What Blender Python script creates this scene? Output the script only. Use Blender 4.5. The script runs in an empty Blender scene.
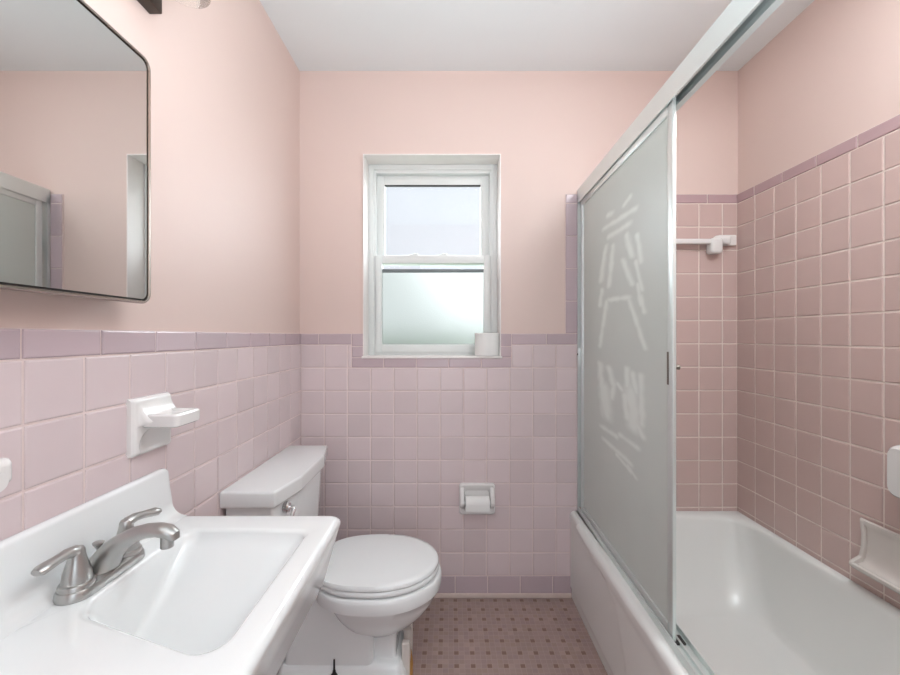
import bpy, bmesh, math, random
from mathutils import Vector, Matrix, noise
random.seed(7)
PI = math.pi
sc = bpy.context.scene
COL = sc.collection

# ------------------------------------------------------------------ survey of the room (metres)
H = 1.22                    # lens height
D = 1.877                   # distance to the window wall
XL, XR = -0.706, 1.3515     # side walls
ZC = H + 1.246              # ceiling
YF = -0.42                  # wall with the open doorway
YA = 0.35                   # plumbing end of the tub alcove
XA = 0.575                  # tub front line
TUBZ = 0.406

# ------------------------------------------------------------------ materials
def newmat(name):
    m = bpy.data.materials.new(name); m.use_nodes = True
    nt = m.node_tree
    for n in list(nt.nodes): nt.nodes.remove(n)
    out = nt.nodes.new('ShaderNodeOutputMaterial')
    return m, nt, out

def N(nt, t, **kw):
    n = nt.nodes.new(t)
    for k, v in kw.items():
        if k in n.inputs.keys(): n.inputs[k].default_value = v
        else: setattr(n, k, v)
    return n

def lin(c):
    return tuple(((v/255)/12.92 if v/255 <= .04045 else ((v/255+.055)/1.055)**2.4) for v in c) + (1,)

def pmat(name, rgb, rough=.5, metal=0., var=.03, vscale=8., bump=0., bscale=60., coat=0., attr=None, avar=.08, spec=.5, aniso=None):
    """principled material whose colour wanders a little with noise"""
    m, nt, out = newmat(name)
    p = N(nt, 'ShaderNodeBsdfPrincipled')
    tc = N(nt, 'ShaderNodeTexCoord')
    nz = N(nt, 'ShaderNodeTexNoise'); nz.inputs['Scale'].default_value = vscale; nz.inputs['Detail'].default_value = 4
    nt.links.new(tc.outputs['Object'], nz.inputs['Vector'])
    mr = N(nt, 'ShaderNodeMapRange'); mr.inputs['To Min'].default_value = 1-var; mr.inputs['To Max'].default_value = 1+var
    nt.links.new(nz.outputs['Fac'], mr.inputs['Value'])
    vm = N(nt, 'ShaderNodeVectorMath', operation='SCALE'); vm.inputs[0].default_value = lin(rgb)[:3]
    last = mr.outputs['Result']
    if attr:
        at = N(nt, 'ShaderNodeAttribute', attribute_name=attr)
        m2 = N(nt, 'ShaderNodeMapRange'); m2.inputs['To Min'].default_value = 1-avar; m2.inputs['To Max'].default_value = 1+avar
        nt.links.new(at.outputs['Fac'], m2.inputs['Value'])
        mu = N(nt, 'ShaderNodeMath', operation='MULTIPLY')
        nt.links.new(last, mu.inputs[0]); nt.links.new(m2.outputs['Result'], mu.inputs[1]); last = mu.outputs[0]
    nt.links.new(last, vm.inputs['Scale'])
    nt.links.new(vm.outputs[0], p.inputs['Base Color'])
    p.inputs['Roughness'].default_value = rough; p.inputs['Metallic'].default_value = metal
    p.inputs['Coat Weight'].default_value = coat; p.inputs['Coat Roughness'].default_value = .05
    p.inputs['Specular IOR Level'].default_value = spec
    if bump:
        n2 = N(nt, 'ShaderNodeTexNoise'); n2.inputs['Scale'].default_value = bscale; n2.inputs['Detail'].default_value = 3
        if aniso:
            mp = N(nt, 'ShaderNodeMapping'); mp.inputs['Scale'].default_value = aniso
            nt.links.new(tc.outputs['Object'], mp.inputs['Vector']); nt.links.new(mp.outputs[0], n2.inputs['Vector'])
        else:
            nt.links.new(tc.outputs['Object'], n2.inputs['Vector'])
        b = N(nt, 'ShaderNodeBump'); b.inputs['Strength'].default_value = bump; b.inputs['Distance'].default_value = .002
        nt.links.new(n2.outputs['Fac'], b.inputs['Height']); nt.links.new(b.outputs[0], p.inputs['Normal'])
    nt.links.new(p.outputs[0], out.inputs['Surface'])
    return m

M = {}
M['paint'] = pmat('pink_wall_paint', (219, 197, 189), .55, var=.015, vscale=2.5, bump=.12, bscale=45)
M['ceil'] = pmat('white_ceiling_paint', (231, 235, 236), .7, var=.012, vscale=2, bump=.1, bscale=50)
M['tile'] = pmat('pink_glazed_tile', (217, 200, 201), .26, var=.02, vscale=12, attr='tone', avar=.045, bump=.03, bscale=25)
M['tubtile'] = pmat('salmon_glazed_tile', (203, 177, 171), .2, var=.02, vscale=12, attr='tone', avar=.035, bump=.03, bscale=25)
M['trim'] = pmat('lavender_glazed_tile', (193, 174, 179), .15, var=.03, vscale=10, attr='tone', avar=.07)
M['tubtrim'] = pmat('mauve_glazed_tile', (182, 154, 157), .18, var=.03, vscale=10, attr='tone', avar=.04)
M['grout'] = pmat('pale_pink_grout', (222, 204, 200), .8, var=.08, vscale=14)
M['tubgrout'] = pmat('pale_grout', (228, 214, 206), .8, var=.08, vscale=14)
M['caulk'] = pmat('cream_caulk', (212, 194, 186), .6, var=.12, vscale=18)
M['porc'] = pmat('white_porcelain', (234, 236, 236), .1, var=.01, vscale=3, coat=.3)
M['tub'] = pmat('white_tub_enamel', (231, 231, 228), .32, var=.015, vscale=3, coat=.15)
M['seat'] = pmat('white_seat_plastic', (236, 238, 238), .18, var=.008, vscale=4)
M['ceramic'] = pmat('white_ceramic', (232, 229, 227), .14, var=.012, vscale=9, coat=.2)
M['oldceramic'] = pmat('greyed_ceramic', (214, 206, 200), .2, var=.05, vscale=14)
M['vinyl'] = pmat('white_window_vinyl', (224, 226, 224), .35, var=.01, vscale=6)
M['reveal'] = pmat('white_gloss_trim_paint', (244, 238, 235), .4, var=.012, vscale=4)
M['alu'] = pmat('satin_aluminium', (222, 229, 227), .36, metal=.6, var=.05, vscale=6, bump=.05, bscale=300, aniso=(1, .05, 1))
M['aludark'] = pmat('tarnished_aluminium', (120, 112, 104), .38, metal=1., var=.15, vscale=10)
M['nickel'] = pmat('brushed_nickel', (182, 181, 179), .33, metal=1., var=.05, vscale=20, bump=.04, bscale=400)
M['chrome'] = pmat('chrome', (225, 225, 226), .06, metal=1., var=.02, vscale=9)
M['steel'] = pmat('bronzed_steel_frame', (176, 166, 158), .22, metal=1., var=.05, vscale=7)
M['black'] = pmat('black_metal', (26, 22, 20), .4, var=.1, vscale=15)
M['bronze'] = pmat('dark_bronze', (64, 54, 47), .35, metal=.7, var=.08, vscale=12)
M['paper'] = pmat('toilet_tissue', (238, 237, 235), .95, var=.02, vscale=30, bump=.25, bscale=140)
M['card'] = pmat('cardboard_core', (170, 140, 110), .9, var=.05, vscale=30)
M['stain'] = pmat('amber_wax_stain', (186, 138, 72), .5, var=.2, vscale=60)
M['rubber'] = pmat('dark_rubber', (50, 48, 47), .6, var=.1, vscale=30)
M['greystrip'] = pmat('plain_grey', (120, 126, 128), .6, var=.06, vscale=20)
M['leaf'] = pmat('hedge_leaf', (160, 200, 140), .6, var=.3, vscale=9)
M['lawn'] = pmat('lawn', (88, 124, 70), .8, var=.25, vscale=5)
M['white_paint'] = pmat('white_door_casing_paint', (228, 226, 223), .45, var=.012, vscale=4)

def glass_clear(name, tint=(1, 1, 1), refl=.06):
    m, nt, out = newmat(name)
    t = N(nt, 'ShaderNodeBsdfTransparent'); t.inputs['Color'].default_value = tint + (1,)
    g = N(nt, 'ShaderNodeBsdfGlossy'); g.inputs['Roughness'].default_value = .02
    fr = N(nt, 'ShaderNodeLayerWeight'); fr.inputs['Blend'].default_value = .35
    mr = N(nt, 'ShaderNodeMapRange'); mr.inputs['To Min'].default_value = refl; mr.inputs['To Max'].default_value = .45
    nt.links.new(fr.outputs['Fresnel'], mr.inputs['Value'])
    mx = N(nt, 'ShaderNodeMixShader')
    nt.links.new(mr.outputs['Result'], mx.inputs['Fac'])
    nt.links.new(t.outputs[0], mx.inputs[1]); nt.links.new(g.outputs[0], mx.inputs[2])
    nt.links.new(mx.outputs[0], out.inputs['Surface'])
    return m
M['glass'] = glass_clear('clear_glass', (1, 1, 1), .02)
M['shade_glass'] = glass_clear('clear_lamp_glass', (.95, .93, .92), .10)

def frosted_window():
    m, nt, out = newmat('obscured_window_glass')
    r = N(nt, 'ShaderNodeBsdfRefraction'); r.inputs['IOR'].default_value = 1.33; r.inputs['Roughness'].default_value = .42; r.inputs['Color'].default_value = (.335, .335, .325, 1)
    tl = N(nt, 'ShaderNodeBsdfTranslucent'); tl.inputs['Color'].default_value = (.3, .31, .31, 1)
    tc = N(nt, 'ShaderNodeTexCoord'); nz = N(nt, 'ShaderNodeTexNoise'); nz.inputs['Scale'].default_value = 160
    nt.links.new(tc.outputs['Object'], nz.inputs['Vector'])
    b = N(nt, 'ShaderNodeBump'); b.inputs['Strength'].default_value = .35; b.inputs['Distance'].default_value = .002
    nt.links.new(nz.outputs['Fac'], b.inputs['Height']); nt.links.new(b.outputs[0], r.inputs['Normal'])
    mx = N(nt, 'ShaderNodeMixShader'); mx.inputs['Fac'].default_value = .04
    nt.links.new(r.outputs[0], mx.inputs[1]); nt.links.new(tl.outputs[0], mx.inputs[2])
    g = N(nt, 'ShaderNodeBsdfGlossy'); g.inputs['Roughness'].default_value = .3
    m2 = N(nt, 'ShaderNodeMixShader'); m2.inputs['Fac'].default_value = .04
    nt.links.new(mx.outputs[0], m2.inputs[1]); nt.links.new(g.outputs[0], m2.inputs[2])
    nt.links.new(m2.outputs[0], out.inputs['Surface'])
    return m
M['frost'] = frosted_window()

def frosted_door():
    """etched glass: a pale satin pane, whiter where old film residue ('residue' attribute) clings"""
    m, nt, out = newmat('etched_shower_glass')
    p = N(nt, 'ShaderNodeBsdfPrincipled'); p.inputs['Roughness'].default_value = .38
    p.inputs['Specular IOR Level'].default_value = .4
    at = N(nt, 'ShaderNodeAttribute', attribute_name='residue')
    tc = N(nt, 'ShaderNodeTexCoord'); nz = N(nt, 'ShaderNodeTexNoise'); nz.inputs['Scale'].default_value = 4
    nt.links.new(tc.outputs['Object'], nz.inputs['Vector'])
    cr = N(nt, 'ShaderNodeMix', data_type='RGBA')
    cr.inputs[6].default_value = lin((210, 217, 212)); cr.inputs[7].default_value = lin((220, 227, 222))
    nt.links.new(nz.outputs['Fac'], cr.inputs[0])
    c2 = N(nt, 'ShaderNodeMix', data_type='RGBA'); c2.inputs[7].default_value = lin((242, 249, 244))
    nt.links.new(cr.outputs[2], c2.inputs[6]); nt.links.new(at.outputs['Fac'], c2.inputs[0])
    nt.links.new(c2.outputs[2], p.inputs['Base Color'])
    tl = N(nt, 'ShaderNodeBsdfTranslucent')
    nt.links.new(c2.outputs[2], tl.inputs['Color'])
    mx = N(nt, 'ShaderNodeMixShader'); mx.inputs['Fac'].default_value = .15
    nt.links.new(p.outputs[0], mx.inputs[1]); nt.links.new(tl.outputs[0], mx.inputs[2])
    n2 = N(nt, 'ShaderNodeTexNoise'); n2.inputs['Scale'].default_value = 220
    nt.links.new(tc.outputs['Object'], n2.inputs['Vector'])
    b = N(nt, 'ShaderNodeBump'); b.inputs['Strength'].default_value = .12; b.inputs['Distance'].default_value = .001
    nt.links.new(n2.outputs['Fac'], b.inputs['Height']); nt.links.new(b.outputs[0], p.inputs['Normal'])
    nt.links.new(mx.outputs[0], out.inputs['Surface'])
    return m
M['doorglass'] = frosted_door()

def mirror_mat():
    m, nt, out = newmat('silvered_mirror')
    p = N(nt, 'ShaderNodeBsdfPrincipled'); p.inputs['Metallic'].default_value = 1
    p.inputs['Base Color'].default_value = (.71, .72, .71, 1); p.inputs['Roughness'].default_value = .012
    tc = N(nt, 'ShaderNodeTexCoord'); nz = N(nt, 'ShaderNodeTexNoise'); nz.inputs['Scale'].default_value = 7
    nt.links.new(tc.outputs['Object'], nz.inputs['Vector'])
    mr = N(nt, 'ShaderNodeMapRange'); mr.inputs['To Min'].default_value = .0; mr.inputs['To Max'].default_value = .03
    nt.links.new(nz.outputs['Fac'], mr.inputs['Value']); nt.links.new(mr.outputs[0], p.inputs['Roughness'])
    nt.links.new(p.outputs[0], out.inputs['Surface'])
    return m
M['mirror'] = mirror_mat()

def emit_mat(name, rgb, s):
    m, nt, out = newmat(name)
    e = N(nt, 'ShaderNodeEmission'); e.inputs['Color'].default_value = rgb + (1,); e.inputs['Strength'].default_value = s
    nt.links.new(e.outputs[0], out.inputs['Surface'])
    return m
BULB = 1.3
M['bulb'] = emit_mat('lit_bulb', (1, .96, .92), BULB)

def floor_mat():
    """ceramic mosaic: a dark dot, two bar tiles and a block of four per 61 mm repeat"""
    m, nt, out = newmat('brown_mosaic_tile')
    p = N(nt, 'ShaderNodeBsdfPrincipled'); p.inputs['Roughness'].default_value = .42
    tc = N(nt, 'ShaderNodeTexCoord'); sp = N(nt, 'ShaderNodeSeparateXYZ')
    nt.links.new(tc.outputs['Object'], sp.inputs[0])
    def mth(op, a, b=None, c=None):
        n = N(nt, 'ShaderNodeMath', operation=op)
        for i, v in enumerate((a, b, c)):
            if v is None: continue
            if isinstance(v, (int, float)): n.inputs[i].default_value = v
            else: nt.links.new(v, n.inputs[i])
        return n.outputs[0]
    P_ = .0613; hw = .0095; g = .0011
    cells = []; near = []; dots = []
    for ax, off in (('X', .006), ('Y', .021)):
        u = mth('DIVIDE', mth('ADD', sp.outputs[ax], off + 10*P_), P_)
        fr = mth('SUBTRACT', mth('FRACT', u), .5)             # -.5..5, dot at the centre
        au = mth('MULTIPLY', mth('ABSOLUTE', fr), P_)         # distance from the dot axis
        d1 = mth('ABSOLUTE', mth('SUBTRACT', au, hw))
        d2 = mth('SUBTRACT', P_/2, au)
        near.append(mth('MINIMUM', d1, d2))
        dots.append(mth('LESS_THAN', au, hw))
        # index of the strip for random tone
        st = mth('ADD', mth('MULTIPLY', mth('FLOOR', u), 3), mth('ADD', mth('GREATER_THAN', fr, hw/P_), mth('GREATER_THAN', fr, -hw/P_)))
        cells.append(st)
    gd = mth('MINIMUM', near[0], near[1])
    grout = mth('LESS_THAN', gd, g*.75)
    dot = mth('MULTIPLY', dots[0], dots[1])
    cv = N(nt, 'ShaderNodeCombineXYZ'); nt.links.new(cells[0], cv.inputs[0]); nt.links.new(cells[1], cv.inputs[1])
    wn = N(nt, 'ShaderNodeTexWhiteNoise', noise_dimensions='2D'); nt.links.new(cv.outputs[0], wn.inputs['Vector'])
    ramp = N(nt, 'ShaderNodeValToRGB'); nt.links.new(wn.outputs['Value'], ramp.inputs[0])
    e = ramp.color_ramp.elements
    e[0].position = 0; e[0].color = lin((160, 138, 132)); e[1].position = 1; e[1].color = lin((174, 150, 143))
    for pos, c in ((.3, (166, 143, 139)), (.55, (163, 140, 130)), (.8, (158, 136, 135))):
        q = e.new(pos); q.color = lin(c)
    mxd = N(nt, 'ShaderNodeMix', data_type='RGBA'); mxd.inputs[7].default_value = lin((134, 106, 95))
    nt.links.new(dot, mxd.inputs[0]); nt.links.new(ramp.outputs[0], mxd.inputs[6])
    mxg = N(nt, 'ShaderNodeMix', data_type='RGBA'); mxg.inputs[7].default_value = lin((176, 156, 148))
    nt.links.new(grout, mxg.inputs[0]); nt.links.new(mxd.outputs[2], mxg.inputs[6])
    nz = N(nt, 'ShaderNodeTexNoise'); nz.inputs['Scale'].default_value = 5; nz.inputs['Detail'].default_value = 5
    nt.links.new(tc.outputs['Object'], nz.inputs['Vector'])
    mr = N(nt, 'ShaderNodeMapRange'); mr.inputs['To Min'].default_value = .86; mr.inputs['To Max'].default_value = 1.1
    nt.links.new(nz.outputs['Fac'], mr.inputs['Value'])
    vm = N(nt, 'ShaderNodeVectorMath', operation='SCALE')
    nt.links.new(mxg.outputs[2], vm.inputs[0]); nt.links.new(mr.outputs[0], vm.inputs['Scale'])
    nt.links.new(vm.outputs[0], p.inputs['Base Color'])
    b = N(nt, 'ShaderNodeBump'); b.inputs['Strength'].default_value = .4; b.inputs['Distance'].default_value = .001
    sm = N(nt, 'ShaderNodeMapRange'); sm.inputs['From Max'].default_value = .002
    nt.links.new(gd, sm.inputs['Value']); nt.links.new(sm.outputs[0], b.inputs['Height']); nt.links.new(b.outputs[0], p.inputs['Normal'])
    nt.links.new(p.outputs[0], out.inputs['Surface'])
    return m
M['floor'] = floor_mat()

# ------------------------------------------------------------------ mesh helpers
def wmat(o):
    m = o.matrix_basis.copy()
    while o.parent:
        o = o.parent; m = o.matrix_basis @ m
    return m

def rrect(x0, x1, y0, y1, r, k=8, m=6):
    """closed rounded rectangle, counter-clockwise; k points per corner, m extra per side"""
    r = min(r, (x1-x0)/2-1e-4, (y1-y0)/2-1e-4); pts = []
    cs = [(x1-r, y1-r, 0), (x0+r, y1-r, PI/2), (x0+r, y0+r, PI), (x1-r, y0+r, 1.5*PI)]
    for i, (cx, cy, a) in enumerate(cs):
        for j in range(k+1):
            t = a + PI/2*j/k
            pts.append((cx+r*math.cos(t), cy+r*math.sin(t)))
        nx, ny, na = cs[(i+1) % 4]
        q0 = pts[-1]; q1 = (nx+r*math.cos(na), ny+r*math.sin(na))
        for j in range(1, m):
            pts.append((q0[0]+(q1[0]-q0[0])*j/m, q0[1]+(q1[1]-q0[1])*j/m))
    return pts

class MB:
    def __init__(s): s.bm = bmesh.new()
    def quadstrip(s, r0, r1, closed=True):
        n = len(r0)
        for i in range(n if closed else n-1):
            j = (i+1) % n
            try: s.bm.faces.new((r0[i], r0[j], r1[j], r1[i]))
            except ValueError: pass
    def loft(s, rings, cap0=True, cap1=True, closed=True):
        vs = [[s.bm.verts.new(p) for p in r] for r in rings]
        for a, b in zip(vs, vs[1:]): s.quadstrip(a, b, closed)
        if cap0: s.bm.faces.new(list(reversed(vs[0])))
        if cap1: s.bm.faces.new(vs[-1])
        return s
    def box(s, x0, x1, y0, y1, z0, z1, bev=0., seg=2, rot=None):
        t = bmesh.new()
        bmesh.ops.create_cube(t, size=1)
        for v in t.verts:
            v.co = Vector(((x0+x1)/2+v.co.x*(x1-x0), (y0+y1)/2+v.co.y*(y1-y0), (z0+z1)/2+v.co.z*(z1-z0)))
        if bev: bmesh.ops.bevel(t, geom=t.edges[:], offset=bev, segments=seg, affect='EDGES', profile=.5)
        if rot:
            c = Vector(((x0+x1)/2, (y0+y1)/2, (z0+z1)/2))
            for v in t.verts: v.co = rot @ (v.co-c) + c
        s.merge(t); return s
    def merge(s, t):
        mp = {v: s.bm.verts.new(v.co) for v in t.verts}
        for f in t.faces: s.bm.faces.new([mp[v] for v in f.verts])
        t.free()
    def tube(s, path, radii, seg=16, flat=1., up=None, cap=True):
        """swept round (flat<1: oval squeezed along the 'up' side) section along a path"""
        path = [Vector(p) for p in path]
        if isinstance(radii, (int, float)): radii = [radii]*len(path)
        rings = []; n0 = None
        for i, p in enumerate(path):
            d = (path[min(i+1, len(path)-1)]-path[max(i-1, 0)]).normalized()
            if n0 is None:
                n0 = Vector(up) if up else (Vector((0, 0, 1)) if abs(d.z) < .9 else Vector((0, 1, 0)))
            n = (n0 - d*n0.dot(d)).normalized(); n0 = n; b = d.cross(n)
            fl = flat[i] if isinstance(flat, (list, tuple)) else flat
            rings.append([p + b*radii[i]*math.cos(2*PI*k/seg) + n*radii[i]*fl*math.sin(2*PI*k/seg) for k in range(seg)])
        s.loft(rings, cap, cap); return s
    def lathe(s, c, prof, seg=32, axis='z'):
        """prof: (radius, height) list, revolved about an axis through c"""
        rings = []
        for r, h in prof:
            r = max(r, 1e-5); ring = []
            for k in range(seg):
                a = 2*PI*k/seg; u, v = r*math.cos(a), r*math.sin(a)
                ring.append({'z': (c[0]+u, c[1]+v, c[2]+h), 'x': (c[0]+h, c[1]+u, c[2]+v), 'y': (c[0]+v, c[1]+h, c[2]+u)}[axis])
            rings.append(ring)
        s.loft(rings); return s
    def prism(s, poly, axis, a0, a1, bev=0.):
        """poly in the plane across the axis ('y': (x,z), 'x': (y,z), 'z': (x,y))"""
        f = {'y': lambda p, a: (p[0], a, p[1]), 'x': lambda p, a: (a, p[0], p[1]), 'z': lambda p, a: (p[0], p[1], a)}[axis]
        t = bmesh.new()
        v0 = [t.verts.new(f(p, a0)) for p in poly]; v1 = [t.verts.new(f(p, a1)) for p in poly]
        n = len(poly)
        for i in range(n): t.faces.new((v0[i], v0[(i+1) % n], v1[(i+1) % n], v1[i]))
        t.faces.new(list(reversed(v0))); t.faces.new(v1)
        bmesh.ops.recalc_face_normals(t, faces=t.faces[:])
        if bev: bmesh.ops.bevel(t, geom=t.edges[:], offset=bev, segments=2, affect='EDGES', profile=.5)
        s.merge(t); return s
    def grid(s, fn, nu, nv):
        vs = [[s.bm.verts.new(fn(i/nu, j/nv)) for j in range(nv+1)] for i in range(nu+1)]
        for i in range(nu):
            for j in range(nv): s.bm.faces.new((vs[i][j], vs[i+1][j], vs[i+1][j+1], vs[i][j+1]))
        return s
    def build(s, name, mat, parent=None, world=True, smooth=35, recalc=True, sub=0):
        if recalc: bmesh.ops.recalc_face_normals(s.bm, faces=s.bm.faces[:])
        me = bpy.data.meshes.new(name); 
        if parent and world: bmesh.ops.transform(s.bm, matrix=wmat(parent).inverted(), verts=s.bm.verts[:])
        s.bm.to_mesh(me); s.bm.free()
        me.materials.append(mat)
        if smooth:
            me.shade_smooth(); me.set_sharp_from_angle(angle=math.radians(smooth))
        o = bpy.data.objects.new(name, me); COL.objects.link(o)
        if parent: o.parent = parent
        if sub:
            md = o.modifiers.new('Subdivision', 'SUBSURF'); md.levels = sub; md.render_levels = sub
        return o

def thing(name, label, cat, loc=(0, 0, 0), rz=0, group=None):
    o = bpy.data.objects.new(name, None); COL.objects.link(o)
    o.empty_display_size = .05
    o.location = loc; o.rotation_euler = (0, 0, rz)
    o['label'] = label; o['category'] = cat
    if group: o['group'] = group
    return o
def struct(o):
    o['kind'] = 'structure'; return o
def structroot(name, loc):
    o = bpy.data.objects.new(name, None); COL.objects.link(o); o.location = loc; o.empty_display_size = .05
    return struct(o)

# ------------------------------------------------------------------ room shell
T = .16
mb = MB(); mb.box(XL-.2, XR+.2, YF-.2, D+T, -.12, 0); struct(mb.build('floor', M['floor'], smooth=0))
mb = MB(); mb.box(XL-.2, XR+.2, YF-.2, D+T, ZC, ZC+.1); struct(mb.build('ceiling', M['ceil'], smooth=0))
mb = MB(); mb.box(XL-T, XL, YF-.12, D+T, 0, ZC); wall_left = struct(mb.build('wall_left', M['paint'], smooth=0))
mb = MB(); mb.box(XR, XR+T, YF-.12, D+T, 0, ZC); wall_right = struct(mb.build('wall_right', M['paint'], smooth=0))
WX0, WX1, WZ0, WZ1 = -.406, .237, H-.096, H+.852
mb = MB()
mb.box(XL, WX0, D, D+T, 0, ZC); mb.box(WX1, XR, D, D+T, 0, ZC)
mb.box(WX0, WX1, D, D+T, 0, WZ0); mb.box(WX0, WX1, D, D+T, WZ1, ZC)
wall_back = struct(mb.build('wall_back', M['paint'], smooth=0))
DX0, DX1, DZ = -.34, .44, 2.03
mb = MB()
mb.box(XL, DX0, YF-.12, YF, 0, ZC); mb.box(DX1, XR, YF-.12, YF, 0, ZC); mb.box(DX0, DX1, YF-.12, YF, DZ, ZC)
struct(mb.build('wall_front', M['paint'], smooth=0))
mb = MB(); mb.box(XA+.005, XR, YF, YA, 0, ZC); struct(mb.build('wall_alcove', M['paint'], smooth=0))
mb = MB()
for x0, x1, z0, z1 in ((DX0-.07, DX0, 0, DZ+.07), (DX1, DX1+.07, 0, DZ+.07), (DX0, DX1, DZ, DZ+.07)):
    mb.box(x0, x1, YF, YF+.015, z0, z1, .004)
struct(mb.build('trim_1', M['white_paint']))

# ------------------------------------------------------------------ wall tile: every tile a pillow-edged slab on a grout bed
PL = {'left': lambda u, v, n: (XL+n, u, v), 'back': lambda u, v, n: (u, D-n, v), 'right': lambda u, v, n: (XR-n, u, v), 'alcove': lambda u, v, n: (u, YA+n, v)}
class Tiles:
    def __init__(s, plane): s.f = PL[plane]; s.bm = bmesh.new(); s.tone = s.bm.faces.layers.float.new('tone'); s.bed = MB()
    def tile(s, u0, u1, v0, v1, th=.0085, g=.0016, tilt=.0005):
        u0 += g; u1 -= g; v0 += g; v1 -= g
        if u1-u0 < .006 or v1-v0 < .006: return
        tn = random.random(); rs = []
        d = [random.uniform(-tilt, tilt) for _ in range(4)]
        for ins, n in ((0, .003), (0, th-.003), (.0012, th-.0008), (.0035, th)):
            rs.append([s.bm.verts.new(s.f(u, v, n+(d[i] if n > .005 else 0))) for i, (u, v) in enumerate(((u0+ins, v0+ins), (u1-ins, v0+ins), (u1-ins, v1-ins), (u0+ins, v1-ins)))])
        fs = []
        for a, b in zip(rs, rs[1:]):
            for i in range(4): fs.append(s.bm.faces.new((a[i], a[(i+1) % 4], b[(i+1) % 4], b[i])))
        fs.append(s.bm.faces.new(rs[-1]))
        for f in fs: f[s.tone] = tn
    def region(s, u0, u1, v0, v1, us, vs, bed=True, **kw):
        uu = [u0]+[u for u in sorted(us) if u0+.012 < u < u1-.012]+[u1]
        vv = [v0]+[v for v in sorted(vs) if v0+.012 < v < v1-.012]+[v1]
        for a, b in zip(uu, uu[1:]):
            for c, d in zip(vv, vv[1:]): s.tile(a, b, c, d, **kw)
        if bed: s.slab(u0, u1, v0, v1)
    def slab(s, u0, u1, v0, v1, n=.0062):
        p = [s.f(u, v, k) for u in (u0, u1) for v in (v0, v1) for k in (0, n)]
        xs, ys, zs = zip(*p); s.bed.box(min(xs), max(xs), min(ys), max(ys), min(zs), max(zs))
    def build(s, name, mat, parent, grout=None):
        bmesh.ops.recalc_face_normals(s.bm, faces=s.bm.faces[:])
        me = bpy.data.meshes.new(name); s.bm.to_mesh(me); s.bm.free(); me.materials.append(mat)
        o = bpy.data.objects.new(name, me); COL.objects.link(o); o.parent = parent
        if grout and len(s.bed.bm.faces): s.bed.build('grout', grout, parent, smooth=0)
        return o

zr = [H-.038-.108*k for k in range(11)]                 # row joints of the wainscot
ZT0, ZT1 = H-.038, H+.014                               # lavender cap
ZB = zr[10]                                             # top of the base course (~.102)
yl = [.655+.1094*k for k in range(-12, 13)]
ylt = [.652+.1487*k for k in range(-9, 10)]
xb = [-.5866+.1082*k for k in range(0, 12)]
xbt = [-.4615-.152, -.4615]+[-.4615+.152*k for k in range(1, 8)]
# left wall
t = Tiles('left'); t.region(YF, D, ZB, ZT0, yl, zr); t.build('wall_tile', M['tile'], wall_left, M['grout'])
t = Tiles('left'); t.region(YF, D, ZT0, ZT1, ylt, [], th=.0095); t.region(YF, D, .018, ZB, ylt, []); t.build('trim_tile', M['trim'], wall_left, M['grout'])
# back wall, wainscot with the course stepping down round the window
VX0, VX1 = .540, .596                                   # upright lavender strip beside the tub
zs = H-.146; sx0, sx1 = -.46, .288
t = Tiles('back')
t.region(XL+.0085, VX1, ZB, zs, xb, zr); t.region(XL+.0085, sx0, zs, ZT0, xb, zr); t.region(sx1, VX1, zs, ZT0, xb, zr)
t.build('wall_tile', M['tile'], wall_back, M['grout'])
t = Tiles('back')
t.region(XL+.0085, sx0, ZT0, ZT1, xbt, [], th=.0095); t.region(sx1, VX1, ZT0, ZT1, xbt, [], th=.0095)
t.region(sx0, WX0+.003, zs+.048, ZT1, [], [zs+.1], th=.0095); t.region(WX1-.003, sx1, zs+.048, ZT1, [], [zs+.1], th=.0095)
t.region(sx0, sx1, zs, zs+.048, xbt, [], th=.0095)
t.region(VX0, VX1, ZT1, H+.666, [], [ZT1+.152*k for k in range(1, 6)], th=.0095)
t.region(XL+.0085, XA, .018, ZB, [x+.03 for x in xbt], [])
t.build('trim_tile', M['trim'], wall_back, M['grout'])
# tub alcove
za = [H+.6215-.1092*k for k in range(0, 20)]
xa = [1.2735-.1092*k for k in range(0, 8)]
yr = [1.7625-.1046*k for k in range(0, 18)]
yrt = [1.766-.1490*k for k in range(0, 12)]
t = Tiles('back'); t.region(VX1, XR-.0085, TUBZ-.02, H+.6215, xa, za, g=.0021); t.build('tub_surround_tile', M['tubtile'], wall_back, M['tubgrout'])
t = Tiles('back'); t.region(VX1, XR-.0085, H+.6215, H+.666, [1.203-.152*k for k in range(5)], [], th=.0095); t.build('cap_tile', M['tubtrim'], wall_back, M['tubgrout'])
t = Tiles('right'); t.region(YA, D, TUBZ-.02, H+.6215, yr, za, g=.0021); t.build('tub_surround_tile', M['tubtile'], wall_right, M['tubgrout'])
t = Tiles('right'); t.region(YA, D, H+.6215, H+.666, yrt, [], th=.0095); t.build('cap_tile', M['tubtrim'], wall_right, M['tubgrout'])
# caulk bead at the floor
mb = MB(); mb.box(XL+.004, XA-.01, D-.016, D-.001, 0, .021, .004); mb.box(XL+.001, XL+.016, YF, D-.016, 0, .021, .004)
struct(mb.build('baseboard_back', M['caulk']))

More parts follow.
